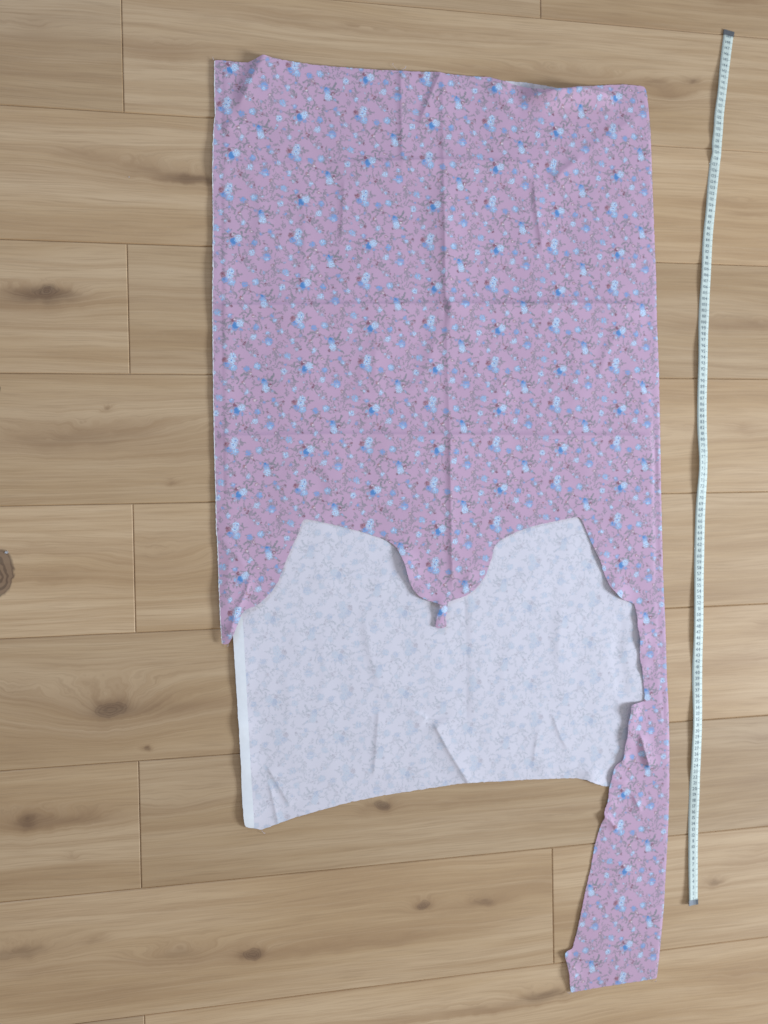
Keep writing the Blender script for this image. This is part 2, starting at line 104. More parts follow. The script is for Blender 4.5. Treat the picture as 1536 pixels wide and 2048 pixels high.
def material(name):
    mt = bpy.data.materials.new(name); mt.use_nodes = True
    t = mt.node_tree; b = t.nodes['Principled BSDF']
    return mt, NT(t), b
def plain(name, col, rough=.6, metal=0, var=.12, scale=300, spec=.3):
    mt, N, b = material(name)
    g = N.n('ShaderNodeNewGeometry').outputs['Position']
    nz = N.noise(g, scale, 3)
    N.put(b.inputs['Base Color'], N.mix(nz, tuple(c * (1 - var) for c in col), tuple(min(1, c * (1 + var)) for c in col)))
    b.inputs['Roughness'].default_value = rough; b.inputs['Metallic'].default_value = metal; b.inputs['Specular IOR Level'].default_value = spec
    return mt

# ---------------------------------------------------------------- floor
def floor_material(knots, rings=()):
    mt, N, b = material('oak_laminate')
    pos = N.n('ShaderNodeNewGeometry').outputs['Position']
    rnd = N.n('ShaderNodeObjectInfo').outputs['Random']
    px_, py_, _ = N.sep(pos)
    seed = N.m('MULTIPLY', rnd, 37.0)
    bend = N.noise(N.xyz(N.m('MULTIPLY', px_, 1.7), N.m('MULTIPLY', py_, 9.0), seed), 1, 3)
    f = N.m('MULTIPLY_ADD', bend, .05, py_)
    dark = N.m('MULTIPLY', rnd, 0.0)
    wob = N.n('ShaderNodeVectorMath', operation='MULTIPLY_ADD')
    N.put(wob.inputs[0], N.v('SUBTRACT', N.noise(pos, 26, 3, color=True), (.5, .5, .5))); N.put(wob.inputs[1], (.035, .022, 0)); N.put(wob.inputs[2], pos)
    for (x, y, a, bb, amp, dk) in knots:
        d = N.v('MULTIPLY', N.v('SUBTRACT', wob.outputs[0], (x, y, 0)), (1 / a, 1 / bb, 0))
        g = N.m('POWER', .42, N.v('DOT_PRODUCT', d, d))
        f = N.m('MULTIPLY_ADD', g, amp, f)
        dark = N.m('MULTIPLY_ADD', g, dk, dark)
    broad = N.noise(N.xyz(N.m('MULTIPLY', px_, 1.3), N.m('MULTIPLY', f, 13.0), seed), 1, 3, .55)
    band = N.noise(N.xyz(N.m('MULTIPLY', px_, 1.1), N.m('MULTIPLY', f, 62.0), seed), 1, 4, .6)
    fine = N.noise(N.xyz(N.m('MULTIPLY', px_, 14.0), N.m('MULTIPLY', f, 520.0), seed), 1, 3, .6)
    mid = N.noise(N.xyz(N.m('MULTIPLY', px_, 4.0), N.m('MULTIPLY', f, 190.0), seed), 1, 3, .65)
    speck = N.noise(N.xyz(N.m('MULTIPLY', px_, 120.0), N.m('MULTIPLY', py_, 420.0), seed), 1, 2, .6)
    col = N.mix(N.rng(broad, .38, .62), LIGHT, MID)
    col = N.mix(N.m('MULTIPLY', N.rng(broad, .55, .75), .5), col, BROWN)
    col = N.mix(N.m('MULTIPLY', N.rng(band, .38, .72), .60), col, MID2)
    col = N.mix(N.m('MULTIPLY', N.rng(mid, .46, .72), .42), col, MID2)
    col = N.mix(N.m('MULTIPLY', N.rng(mid, .52, .26), .35), col, LIGHT)
    col = N.mix(N.m('MULTIPLY', N.rng(fine, .42, .75), .34), col, DARKF)
    col = N.mix(N.m('MULTIPLY', N.rng(speck, .5, .8), .10), col, (.62, .46, .31))
    tex = N.rng(band, .25, .65, .35, 1.15, 'LINEAR')
    col = N.mix(N.m('MULTIPLY', N.m('MULTIPLY', dark, tex), .95, clamp=True), col, BROWN)
    core = N.m('MULTIPLY', N.rng(dark, .42, 1.1), N.rng(fine, .3, .7, .6, 1.1, 'LINEAR'))
    col = N.mix(N.m('MULTIPLY', core, .64, clamp=True), col, DARK)
    for (x, y, a, bb, strength) in rings:
        d = N.v('LENGTH', N.v('MULTIPLY', N.v('SUBTRACT', wob.outputs[0], (x, y, 0)), (1 / a, 1 / bb, 0)))
        ring = N.m('SINE', N.m('MULTIPLY_ADD', d, 19.0, N.m('MULTIPLY', bend, 5.0)))
        kc = N.mix(N.rng(ring, -.3, .8), (.22, .135, .085), (.09, .052, .036))
        col = N.mix(N.m('MULTIPLY', N.rng(d, .88, 1.06, 1.0, 0.0), strength), col, kc)
    hue = N.n('ShaderNodeHueSaturation'); N.put(hue.inputs['Color'], col)
    N.put(hue.inputs['Value'], N.rng(rnd, 0, 1, .88, 1.09, 'LINEAR')); hue.inputs['Saturation'].default_value = 1.05
    N.put(b.inputs['Base Color'], hue.outputs[0])
    N.put(b.inputs['Roughness'], N.rng(fine, .3, .7, .42, .55, 'LINEAR'))
    b.inputs['Specular IOR Level'].default_value = .35
    bp = N.n('ShaderNodeBump'); bp.inputs['Strength'].default_value = .12; bp.inputs['Distance'].default_value = .001
    N.put(bp.inputs['Height'], fine); N.put(b.inputs['Normal'], bp.outputs[0])
    return mt
LIGHT, MID, MID2, DARKF, DARK, BROWN = (.67, .470, .284), (.575, .382, .212), (.47, .295, .160), (.34, .21, .116), (.15, .09, .055), (.37, .22, .118)
M_plain_plank = floor_material([])
M_gap = plain('plank_core', (.16, .11, .07), .8)

PW, PL = .193, 1.3136
x0, x1, r0, r1 = -1.35, 2.65, -4, 12
v = [(x0, -r1 * PW, -.0122), (x1, -r1 * PW, -.0122), (x1, -r0 * PW, -.0122), (x0, -r0 * PW, -.0122)]
floor = obj('floor', mesh('floor', v, [(0, 1, 2, 3)], False), M_gap); floor['kind'] = 'structure'
_cache = {}
def plank_mesh(L):
    key = round(L, 3)
    if key in _cache: return _cache[key]
    g = .0002; e = .0015; hx = L / 2 - g; hy = PW / 2 - g
    vv = []
    for (a, bq, z) in ((hx, hy, -.012), (hx, hy, -e), (hx - e, hy - e, 0)):
        vv += [(-a, -bq, z), (a, -bq, z), (a, bq, z), (-a, bq, z)]
    ff = [(8, 9, 10, 11)]
    for r in (0, 4):
        for i in range(4): j = (i + 1) % 4; ff.append((r + i, r + j, r + 4 + j, r + 4 + i))
    me = mesh('plank', vv, ff, False); me.materials.append(M_plain_plank); _cache[key] = me
    return me
for r in range(r0, r1):
    off = 0 if r % 2 else PL / 2
    k = math.floor((x0 - off) / PL)
    while off + k * PL < x1:
        a, bq = max(x0, off + k * PL), min(x1, off + (k + 1) * PL); k += 1
        if bq - a < .02: continue
        o = obj('plank', plank_mesh(bq - a), None, floor)
        near = [q for q in KNOTS if a - 2 * q[2] < q[0] < bq + 2 * q[2] and -(r + 1) * PW < q[1] < -r * PW]
        nr = [q for q in RINGS if a < q[0] < bq and -(r + 1) * PW < q[1] < -r * PW]
        if near or nr: o.material_slots[0].link = 'OBJECT'; o.material_slots[0].material = floor_material(near, nr)
        o.location = ((a + bq) / 2, -(r + .5) * PW, random.uniform(-.0002, .0002))

# ---------------------------------------------------------------- fabric print (pattern units: 695 x 880 per half-drop column)
BLUSH, RED, WINE, SKY, MIDB, DEEP, ICE, LEAF = range(8)
EL = []
def dot(layer, x, y, r): EL.append((layer, x, y, r * {LEAF: 1.5, RED: .82, WINE: .85, BLUSH: 1.0}.get(layer, 1.30 if r > 23 else 1.06)))
def stem(x0_, y0_, x1_, y1_, r=7, n=4):
    for i in range(n):
        t = i / (n - 1); dot(LEAF, x0_ + (x1_ - x0_) * t + (5 if i % 2 else -5), y0_ + (y1_ - y0_) * t + (4 if i % 3 else -5), r)
# posy of a red rose with ice-blue flowers
for a in [(RED, 70, 200, 36), (WINE, 62, 192, 18), (ICE, 150, 163, 30), (ICE, 137, 208, 30), (DEEP, 136, 204, 8), (MIDB, 90, 248, 27), (DEEP, 80, 240, 9), (SKY, 157, 276, 28), (ICE, 152, 268, 12), (DEEP, 158, 160, 8), (LEAF, 146, 315, 14), (LEAF, 205, 170, 10), (LEAF, 232, 188, 9), (LEAF, 40, 250, 10), (MIDB, 120, 290, 12),
  # posy B
  (MIDB, 130, 622, 23), (ICE, 126, 616, 9), (WINE, 160, 668, 26), (BLUSH, 176, 658, 8), (DEEP, 182, 722, 26), (MIDB, 178, 745, 24), (ICE, 230, 694, 31), (SKY, 222, 718, 22), (SKY, 126, 732, 18), (ICE, 146, 782, 13), (MIDB, 236, 762, 17), (LEAF, 262, 668, 15), (LEAF, 78, 658, 12), (LEAF, 56, 706, 11), (LEAF, 100, 700, 12), (LEAF, 170, 780, 11), (LEAF, 205, 650, 10),
  # posy C
  (DEEP, 455, 405, 15), (MIDB, 462, 425, 26), (SKY, 470, 462, 24), (ICE, 477, 496, 30), (WINE, 524, 456, 24), (BLUSH, 527, 462, 8), (WINE, 440, 528, 16), (MIDB, 408, 398, 14), (LEAF, 545, 376, 17), (LEAF, 520, 400, 14), (LEAF, 500, 440, 14), (LEAF, 536, 514, 17), (LEAF, 566, 440, 13), (LEAF, 420, 460, 12), (SKY, 545, 520, 10), (LEAF, 585, 470, 8),
  # single flowers
  (MIDB, 285, 290, 24), (RED, 322, 340, 19), (BLUSH, 324, 342, 8), (LEAF, 262, 335, 14), (LEAF, 300, 320, 9),
  (SKY, 395, 262, 28), (ICE, 390, 258, 15), (LEAF, 440, 262, 11), (LEAF, 420, 300, 10), (WINE, 495, 282, 12), (LEAF, 470, 280, 9),
  (ICE, 370, 150, 17), (DEEP, 375, 152, 6), (WINE, 402, 138, 11), (SKY, 480, 160, 11), (LEAF, 440, 165, 9),
  (ICE, 665, 312, 26), (DEEP, 668, 314, 7), (SKY, 650, 322, 12),
  (SKY, 700, 152, 27), (MIDB, 690, 148, 13), (ICE, 722, 180, 12), (RED, 568, 82, 18), (BLUSH, 571, 84, 7),
  (MIDB, 515, 882, 33), (SKY, 512, 900, 22), (ICE, 514, 905, 12), (MIDB, 460, 885, 12), (LEAF, 562, 838, 9), (LEAF, 490, 840, 9),
  (RED, 245, 430, 22), (BLUSH, 256, 436, 10), (LEAF, 208, 408, 14), (LEAF, 266, 396, 13), (LEAF, 226, 452, 10),
  (ICE, 66, 426, 20), (SKY, 60, 452, 18), (MIDB, 40, 420, 10), (WINE, 145, 522, 15), (LEAF, 128, 476, 12), (LEAF, 110, 500, 9),
  (ICE, 286, 526, 22), (SKY, 276, 545, 16), (LEAF, 262, 582, 14), (LEAF, 320, 594, 14), (LEAF, 340, 560, 10), (RED, 362, 618, 20), (BLUSH, 364, 620, 8), (LEAF, 410, 640, 11), (LEAF, 430, 668, 10), (LEAF, 395, 670, 9),
  (MIDB, 390, 736, 25), (SKY, 398, 728, 12), (WINE, 490, 740, 12), (LEAF, 450, 735, 10), (SKY, 505, 792, 20), (ICE, 505, 786, 11), (LEAF, 395, 690, 10),
  (ICE, 362, 840, 25), (SKY, 380, 820, 14), (ICE, 328, 856, 10), (RED, 244, 880, 17), (WINE, 262, 918, 16), (LEAF, 200, 898, 13), (LEAF, 312, 900, 10), (LEAF, 318, 945, 12), (MIDB, 206, 934, 10), (LEAF, 185, 960, 8),
  (ICE, 76, 936, 20), (SKY, 66, 950, 18), (LEAF, 70, 850, 13), (LEAF, 78, 885, 9), (LEAF, 60, 880, 8),
  (ICE, 655, 776, 20), (SKY, 646, 764, 16), (MIDB, 552, 612, 22), (SKY, 580, 655, 21), (ICE, 588, 662, 11), (RED, 626, 672, 15), (LEAF, 592, 704, 11), (LEAF, 560, 680, 10),
  (RED, 670, 460, 11), (MIDB, 712, 420, 16), (SKY, 626, 415, 10), (LEAF, 690, 440, 8)]:
    dot(*a)
stem(540, 225, 625, 292); stem(700, 305, 775, 332, 7, 4); stem(575, 120, 602, 175, 7, 4); stem(700, 812, 735, 858, 8, 4); stem(735, 440, 775, 530, 8, 5)
stem(610, 590, 700, 558, 7, 5); stem(570, 990, 605, 1045, 7, 4); stem(330, 60, 395, 120, 7, 4); stem(250, 60, 330, 40, 7, 3); stem(300, 500, 360, 480, 6, 3); stem(430, 200, 520, 230, 6, 4)
stem(620, 60, 660, 20, 6, 3); stem(760, 400, 780, 430, 8, 3); stem(330, 395, 380, 470, 6, 4); stem(100, 360, 150, 420, 6, 3); stem(600, 860, 650, 930, 6, 4); stem(590, 200, 560, 180, 6, 3); stem(640, 720, 600, 750, 6, 3)

SEG = []
def stroke(x, y, ang, ln, r): SEG.append((x, y, x + math.cos(ang) * ln, y + math.sin(ang) * ln, r))
_r = random.Random(3)
for (l, x, y, r) in [e for e in EL if e[0] == LEAF]:
    a = _r.uniform(0, 6.28)
    for k in range(2): stroke(x, y, a + k * 2.2 + _r.uniform(-.4, .4), _r.uniform(1.5, 2.6) * r, r * _r.uniform(.26, .40))
for i in range(26):
    x, y = 695 * ((i * .7548 + .13) % 1), 880 * ((i * .5698 + .31) % 1)
    if min(math.hypot(e[1] - x, e[2] - y) - e[3] for e in EL if e[0] != LEAF) > 12:
        dot((SKY, MIDB, RED, WINE, ICE)[i % 5], x, y, _r.uniform(10, 14)); stroke(x + 8, y + 6, _r.uniform(0, 6.28), 24, 4)
FL = [e for e in EL if e[0] in (MIDB, SKY, ICE, RED, WINE) and e[3] > 11]
for (l, x, y, r) in FL:
    for _k in range(2 if r > 22 else 1):
        a = _r.uniform(0, 6.28); stroke(x + math.cos(a) * r * .8, y + math.sin(a) * r * .8, a + _r.uniform(-.5, .5), _r.uniform(14, 30), _r.uniform(3.2, 5.2))
for i in range(0, len(FL), 3):                       # thin vines between neighbouring flowers
    x, y = FL[i][1:3]; near = sorted(FL, key=lambda e: (e[1] - x) ** 2 + (e[2] - y) ** 2)
    e = next((q for q in near if 70 < math.hypot(q[1] - x, q[2] - y) < 130), None)
    if e:
        mx_, my_ = (x + e[1]) / 2 + _r.uniform(-18, 18), (y + e[2]) / 2 + _r.uniform(-18, 18)
        SEG.append((x, y, mx_, my_, 4.0)); SEG.append((mx_, my_, e[1], e[2], 4.0))
for i in range(34):                                  # leafy sprigs filling the ground
    x, y, a = 695 * ((i * .618) % 1), 880 * (i + .5) / 34, _r.uniform(0, 6.28)
    for k in range(3):
        bx, by = x + math.cos(a) * 20 * k, y + math.sin(a) * 20 * k; a += _r.uniform(-.4, .4)
        stroke(bx, by, a + (.8 if k % 2 else -.8), _r.uniform(16, 28), _r.uniform(2.6, 4.2))
    stroke(x, y, a, 46, 2.8)
EL = [e for e in EL if e[0] != LEAF]
def wrapped_segments():
    out = []
    for (xa, ya, xb, yb, r) in SEG:
        for c in (-1, 0, 1):
            for k in (-2, -1, 0, 1, 2):
                dx, dy = 695 * c, 440 * (c % 2) + 880 * k
                if -100 < (xa + xb) / 2 + dx < 795 and -100 < (ya + yb) / 2 + dy < 980: out.append((xa + dx, ya + dy, xb + dx, yb + dy, r))
    return out
def wrapped():
    out = [[] for _ in range(8)]
    for (l, x, y, r) in EL:
        for c in (-1, 0, 1):  # column
            for k in (-2, -1, 0, 1, 2):
                X = x + 695 * c; Y = y + 440 * (c % 2) + 880 * k      # neighbours in the half-drop layout
                if -r - 60 < X < 755 + r and -r - 60 < Y < 940 + r: out[l].append((X, Y, r))
    return out

NX, NY = 4, 5
def print_group(ci, cj):
    t = bpy.data.node_groups.new('floral_print', 'ShaderNodeTree')
    t.interface.new_socket('Vector', in_out='INPUT', socket_type='NodeSocketVector')
    t.interface.new_socket('Color', in_out='OUTPUT', socket_type='NodeSocketColor')
    t.interface.new_socket('Ink', in_out='OUTPUT', socket_type='NodeSocketFloat')
    N = NT(t); gi = N.n('NodeGroupInput'); go = N.n('NodeGroupOutput')
    x, y, _ = N.sep(gi.outputs[0])
    X = N.m('MULTIPLY_ADD', x, 695 / .1045, -(PX0 * 695 / .1045) + 50000 * 0)
    Y = N.m('MULTIPLY_ADD', y, -880 / .1280, PY0 * 880 / .1280)
    colm = N.m('FLOOR', N.m('DIVIDE', X, 695.0))
    u = N.m('SUBTRACT', X, N.m('MULTIPLY', colm, 695.0))
    w = N.m('FLOORED_MODULO', N.m('SUBTRACT', Y, N.m('MULTIPLY', colm, 440.0)), 880.0)
    p0 = N.xyz(u, w)
    wob = N.v('MULTIPLY', N.v('SUBTRACT', N.noise(N.xyz(X, Y), .05, 2, .6, color=True), (.5, .5, .5)), (46, 46, 0))
    p = N.v('ADD', p0, wob)
    cols = {BLUSH: (.80, .68, .70), RED: (.42, .16, .17), WINE: (.30, .13, .17), SKY: (.32, .56, .80), MIDB: (.20, .40, .72), DEEP: (.11, .27, .55), ICE: (.58, .76, .92), LEAF: (.23, .24, .235)}
    soft = {LEAF: 8, RED: 9, WINE: 9, SKY: 12, MIDB: 12, DEEP: 7, ICE: 12, BLUSH: 6}
    pn = N.noise(N.xyz(X, Y), .085, 2, .6); petal = N.rng(pn, .40, .56, .45, 1.0)
    col = None; ink = None
    cx, cy = (ci + .5) * 695 / NX, (cj + .5) * 880 / NY; mx, my = 695 / NX / 2 + 46, 880 / NY / 2 + 46
    lists = [[e for e in l if abs(e[0] - cx) < mx + e[2] and abs(e[1] - cy) < my + e[2]] for l in WRAP]
    zero = N.m('MULTIPLY', x, 0.0)
    for l in (LEAF, MIDB, SKY, RED, WINE, DEEP, ICE, BLUSH):
        acc = None
        if l == LEAF:
            for (xa, ya, xb, yb, er) in WSEG:
                if abs((xa + xb) / 2 - cx) > mx - 22 + abs(xb - xa) / 2 + er or abs((ya + yb) / 2 - cy) > my - 22 + abs(yb - ya) / 2 + er: continue
                ln2 = max(1.0, (xb - xa) ** 2 + (yb - ya) ** 2); pa = N.v('SUBTRACT', p, (xa, ya, 0))
                h = N.m('DIVIDE', N.v('DOT_PRODUCT', pa, (xb - xa, yb - ya, 0)), ln2, clamp=True)
                sc = N.n('ShaderNodeVectorMath', operation='SCALE'); sc.inputs[0].default_value = (xb - xa, yb - ya, 0); N.put(sc.inputs['Scale'], h)
                d = N.m('SUBTRACT', N.v('DISTANCE', pa, sc.outputs[0]), er)
                acc = d if acc is None else N.m('MINIMUM', acc, d)
            if acc is None: continue
        elif not lists[l]: continue
        for (ex, ey, er) in lists[l]:
            d = N.m('SUBTRACT', N.v('DISTANCE', p, (ex, ey, 0)), er)
            acc = d if acc is None else N.m('MINIMUM', acc, d)
        k = N.rng(acc, -soft[l], soft[l], 1.0, 0.0)
        if l == LEAF: k = N.m('MULTIPLY', k, .88)
        if l in (ICE, SKY, MIDB, RED): k = N.m('MULTIPLY', k, petal)
        col = N.mix(k, cols[l] if col is None else col, cols[l])
        ink = k if ink is None else N.m('MAXIMUM', ink, k)
    # dark flower hearts stay visible over the ice petals
    if col is None: col = N.mix(zero, cols[LEAF], cols[LEAF]); ink = zero
    acc = None
    for (ex, ey, er) in lists[DEEP]:
        if er < 10:
            d = N.m('SUBTRACT', N.v('DISTANCE', p0, (ex, ey, 0)), er); acc = d if acc is None else N.m('MINIMUM', acc, d)
    if acc: col = N.mix(N.rng(acc, -4, 4, .8, 0.0), col, cols[DEEP])
    N.put(go.inputs[0], col); N.put(go.inputs[1], ink)
    return t
PX0, PY0 = .1295, -.0790
WRAP = wrapped(); WSEG = wrapped_segments()
GRP = [print_group(i, j) for j in range(NY) for i in range(NX)]

def fabric_material(name, wrong, grp):
    mt, N, b = material(name)
    pos = N.n('ShaderNodeTexCoord').outputs['Object']
    x, y, z = N.sep(pos)
    vec = N.xyz(N.m('SUBTRACT', 2 * .8600, x), y) if wrong else N.xyz(x, y)
    g = N.n('ShaderNodeGroup', node_tree=grp); N.put(g.inputs[0], vec)
    nz = N.noise(N.v('MULTIPLY', pos, (1, 1, 0)), 700, 2)
    mott = N.noise(N.v('MULTIPLY', pos, (1, 1, 0)), 9, 3)
    base = N.mix(nz, tuple(c * .93 for c in PINK), tuple(c * 1.07 for c in PINK))
    if wrong:
        pale = N.mix(nz, tuple(c * .96 for c in PALE), tuple(c * 1.04 for c in PALE))
        soak = N.noise(N.v('MULTIPLY', pos, (900, 300, 0)), 1, 2)
        faded = N.mix(.5, g.outputs[0], (.36, .44, .45))
        col = N.mix(N.m('MULTIPLY', g.outputs[1], N.rng(soak, .3, .7, .20, .62, 'LINEAR')), pale, faded)
    else:
        col = N.mix(g.outputs[1], base, g.outputs[0])
    N.put(b.inputs['Base Color'], col)
    b.inputs['Roughness'].default_value = .72; b.inputs['Specular IOR Level'].default_value = .28
    b.inputs['Sheen Weight'].default_value = .25; b.inputs['Sheen Roughness'].default_value = .45
    return mt
PINK, PALE = (.62, .39, .505), (.78, .715, .74)
M_up = [fabric_material('printed_cotton', False, g) for g in GRP]
M_lo = [fabric_material('printed_cotton_wrong_side', True, g) for g in GRP]
M_selv = plain('selvedge_cotton', (.86, .84, .82), .8, var=.06, scale=120)

# ---------------------------------------------------------------- cloth surfaces
def crease_height(P, lst):
    h = np.zeros(len(P))
    for pts, amp, wr, wl, t0, t1 in lst:
        A = np.array(pts); seg = A[1:] - A[:-1]; L = np.linalg.norm(seg, axis=1); cum = np.concatenate([[0], np.cumsum(L)])
        best = np.full(len(P), 9.); bs = np.zeros(len(P)); bt = np.zeros(len(P))
        for i in range(len(seg)):
            d = P - A[i]; t = np.clip((d @ seg[i]) / (L[i] ** 2), 0, 1); e = d - t[:, None] * seg[i]
            dist = np.linalg.norm(e, axis=1); side = seg[i][0] * d[:, 1] - seg[i][1] * d[:, 0]
            k = dist < best; best[k] = dist[k]; bs[k] = side[k]; bt[k] = (cum[i] + t[k] * L[i]) / cum[-1]
        w = np.where(bs < 0, wr, wl)
        f = np.clip(1 - best / w, 0, 1) ** 2
        env = np.ones(len(P))
        if t0 > 0: q = np.clip(bt / t0, 0, 1); env *= q * q * (3 - 2 * q)
        if t1 > 0: q = np.clip((1 - bt) / t1, 0, 1); env *= q * q * (3 - 2 * q)
        h += amp * f * env
    return h
def lifts(P, lst):
    h = np.zeros(len(P))
    for x, y, r, a in lst: h = np.maximum(h, 0) + a * np.exp(-((P[:, 0] - x) ** 2 + (P[:, 1] - y) ** 2) / (r * r))
    return h
WV = [(rng.uniform(-1, 1) * k, rng.uniform(-1, 1) * k, rng.uniform(0, 6.28), a) for k, a in [(18, .00035)] * 3 + [(40, .00022)] * 5 + [(85, .00011)] * 6 + [(170, .00004)] * 6]
def waves(P): return sum(a * np.sin(kx * P[:, 0] + ky * P[:, 1] + ph) for kx, ky, ph, a in WV) + .0009
def inside(P, poly):
    c = np.zeros(len(P), bool); n = len(poly)
    for i in range(n):
        (xa, ya), (xb, yb) = poly[i], poly[i - 1]
        if ya == yb: continue
        k = ((ya > P[:, 1]) != (yb > P[:, 1])) & (P[:, 0] < (xb - xa) * (P[:, 1] - ya) / (yb - ya) + xa); c ^= k
    return c
def edge_dist(P, poly):
    best = np.full(len(P), 9.); A = np.array(poly); Bq = np.roll(A, -1, 0)
    for a, b2 in zip(A, Bq):
        s = b2 - a; t = np.clip(((P - a) @ s) / max(1e-12, s @ s), 0, 1); best = np.minimum(best, np.linalg.norm(P - a - t[:, None] * s, axis=1))
    return best
def resample(poly, step, fray):
    out = []
    n = len(poly)
    for i in range(n):
        a, b2 = np.array(poly[i]), np.array(poly[(i + 1) % n]); L = np.linalg.norm(b2 - a); k = max(1, int(round(L / step)))
        for j in range(k): out.append(a + (b2 - a) * j / k)
    out = np.array(out)
    sm = (np.roll(out, 1, 0) + 2 * out + np.roll(out, -1, 0)) / 4
    return sm + rng.normal(0, fray, sm.shape)
def cloth(name, poly, step, zfun, mat, parent, fray=.00025, thick=.0004, creases=()):
    bd = resample(poly, step * .9, fray)
    lo, hi = bd.min(0), bd.max(0)
    gx, gy = np.meshgrid(np.arange(lo[0], hi[0], step), np.arange(lo[1], hi[1], step * .866)); gx[1::2] += step / 2
    G = np.stack([gx.ravel(), gy.ravel()], 1) + rng.normal(0, step * .04, (gx.size, 2))
    if len(creases):
        K = []
        for pts, amp, wr, wl, *_ in creases:
            if min(wr, wl) > .012: continue
            Q = np.array(pts); sg = Q[1:] - Q[:-1]
            for a, d in zip(Q[:-1], sg):
                L = np.linalg.norm(d); n = np.array([-d[1], d[0]]) / L
                for t in np.arange(0, L, .0028):
                    for off in (-.0016, 0, .0016): K.append(a + d * t / L + n * off)
        K = np.array(K); kk = kdtree.KDTree(len(K))
        for i, q in enumerate(K): kk.insert((*q, 0), i)
        kk.balance(); G = G[np.array([kk.find((*q, 0))[2] for q in G]) > .0016]
        G = np.concatenate([G, K])
    G = G[inside(G, np.array(poly))]
    kd = kdtree.KDTree(nb := len(bd))
    for i, q in enumerate(bd): kd.insert((*q, 0), i)
    kd.balance(); G = G[np.array([kd.find((*q, 0))[2] for q in G]) > step * .6]
    P = np.concatenate([bd, G]); nb = len(bd)
    vo, eo, fo, *_ = delaunay_2d_cdt([Vector(q) for q in P], [], [list(range(nb))], 1, 1e-7)
    P = np.array([tuple(q) for q in vo]); z = zfun(P)
    me = mesh(name, np.column_stack([P, z]), fo)
    if isinstance(mat, list):
        for q in mat: me.materials.append(q)
        ctr = np.array([P[list(q)].mean(0) for q in fo]); cxx = 2 * .86 - ctr[:, 0] if mat is M_lo else ctr[:, 0]
        X = (cxx - PX0) * 695 / .1045; Y = (PY0 - ctr[:, 1]) * 880 / .1280; cl = np.floor(X / 695)
        ii = np.clip(((X - cl * 695) / 695 * NX).astype(int), 0, NX - 1); jj = np.clip((((Y - 440 * cl) % 880) / 880 * NY).astype(int), 0, NY - 1)
        me.polygons.foreach_set('material_index', (jj * NX + ii).astype(np.int32))
    cnt = np.zeros(len(me.edges), int); le = np.zeros(len(me.loops), np.int32); me.loops.foreach_get('edge_index', le); np.add.at(cnt, le, 1)
    me.attributes.new('sharp_edge', 'BOOLEAN', 'EDGE').data.foreach_set('value', cnt == 1)
    o = obj(name, me, None if isinstance(mat, list) else mat, parent)
    if thick:
        sd = o.modifiers.new('thickness', 'SOLIDIFY'); sd.thickness = thick; sd.offset = -1
    return o
def z_low(P):
    return .0009 + np.maximum(0, crease_height(P, CR_LO) + waves(P[:, ::-1] * 1.1) * .8) + lifts(P, LIFT_LO)
FOLD = np.array([q for q in UPPER if q[0] > .83])
FOLD = FOLD[np.argsort(FOLD[:, 1])]
def z_up(P):
    z = np.maximum(0, crease_height(P, CR_UP) + waves(P)) + lifts(P, LIFT_UP) + .0009
    xe = np.interp(P[:, 1], FOLD[:, 1], FOLD[:, 0]); d = np.clip((xe - P[:, 0]) / .006, 0, 1)
    z = z * (.25 + .75 * np.sqrt(1 - (1 - d) ** 2))
    under = z_low(P); k = np.clip(edge_dist(P, LOWER) / .02, 0, 1); k = np.where(inside(P, np.array(LOWER)), 1, 1 - k)
    return z + under * k + .0004

fab = empty('floral_fabric', (0, 0, 0))
tag(fab, 'folded pink floral cotton cloth with a bodice shape cut out of its upper layer', 'fabric')
lower = cloth('lower_layer', LOWER, .0038, z_low, M_lo, fab, creases=CR_LO); lower['label'] = 'pale wrong side of the cloth showing through the cut-out'
upper = cloth('upper_layer', UPPER, .0033, z_up, M_up, fab, creases=CR_UP); upper['label'] = 'pink right side printed with small blue and red flowers'
selv = cloth('selvedge', SELV, .0045, lambda P: z_low(P) + .0003, M_selv, lower, .0002, 0); selv['label'] = 'plain white selvedge strip along the left edge'

US = [(x + .0002, y) for x, y in UPSELV]; US = US + [(x + .0010, y) for x, y in US[::-1]]
us = cloth('frayed_selvedge', US, .003, lambda P: z_up(P) + .0003, M_selv, upper, .0003, 0); us['label'] = 'white frayed edge thread along the left side'

M_thread = plain('cotton_thread', (.70, .62, .70), .9)
def thread(x, y, ang, ln):
    n = 12; pts = []; a = ang
    for i in range(n): pts.append((x, y)); a += random.uniform(-.45, .45); x += math.cos(a) * ln / n; y += math.sin(a) * ln / n
    vv, ff = [], []
    for i, (qx, qy) in enumerate(pts):
        z = .0012 + .0025 * math.sin(3.1 * i / n)
        for k in range(3): vv.append((qx + .00028 * math.cos(2.09 * k), qy + .00028 * math.cos(2.09 * k + 2), z + .00028 * math.sin(2.09 * k)))
        if i:
            for k in range(3): j = (k + 1) % 3; ff.append((3 * i - 3 + k, 3 * i - 3 + j, 3 * i + j, 3 * i + k))
    obj('loose_thread', mesh('loose_thread', vv, ff), M_thread, fab)
for (x, y), ang, ln in THREADS: thread(x, y, ang, ln)

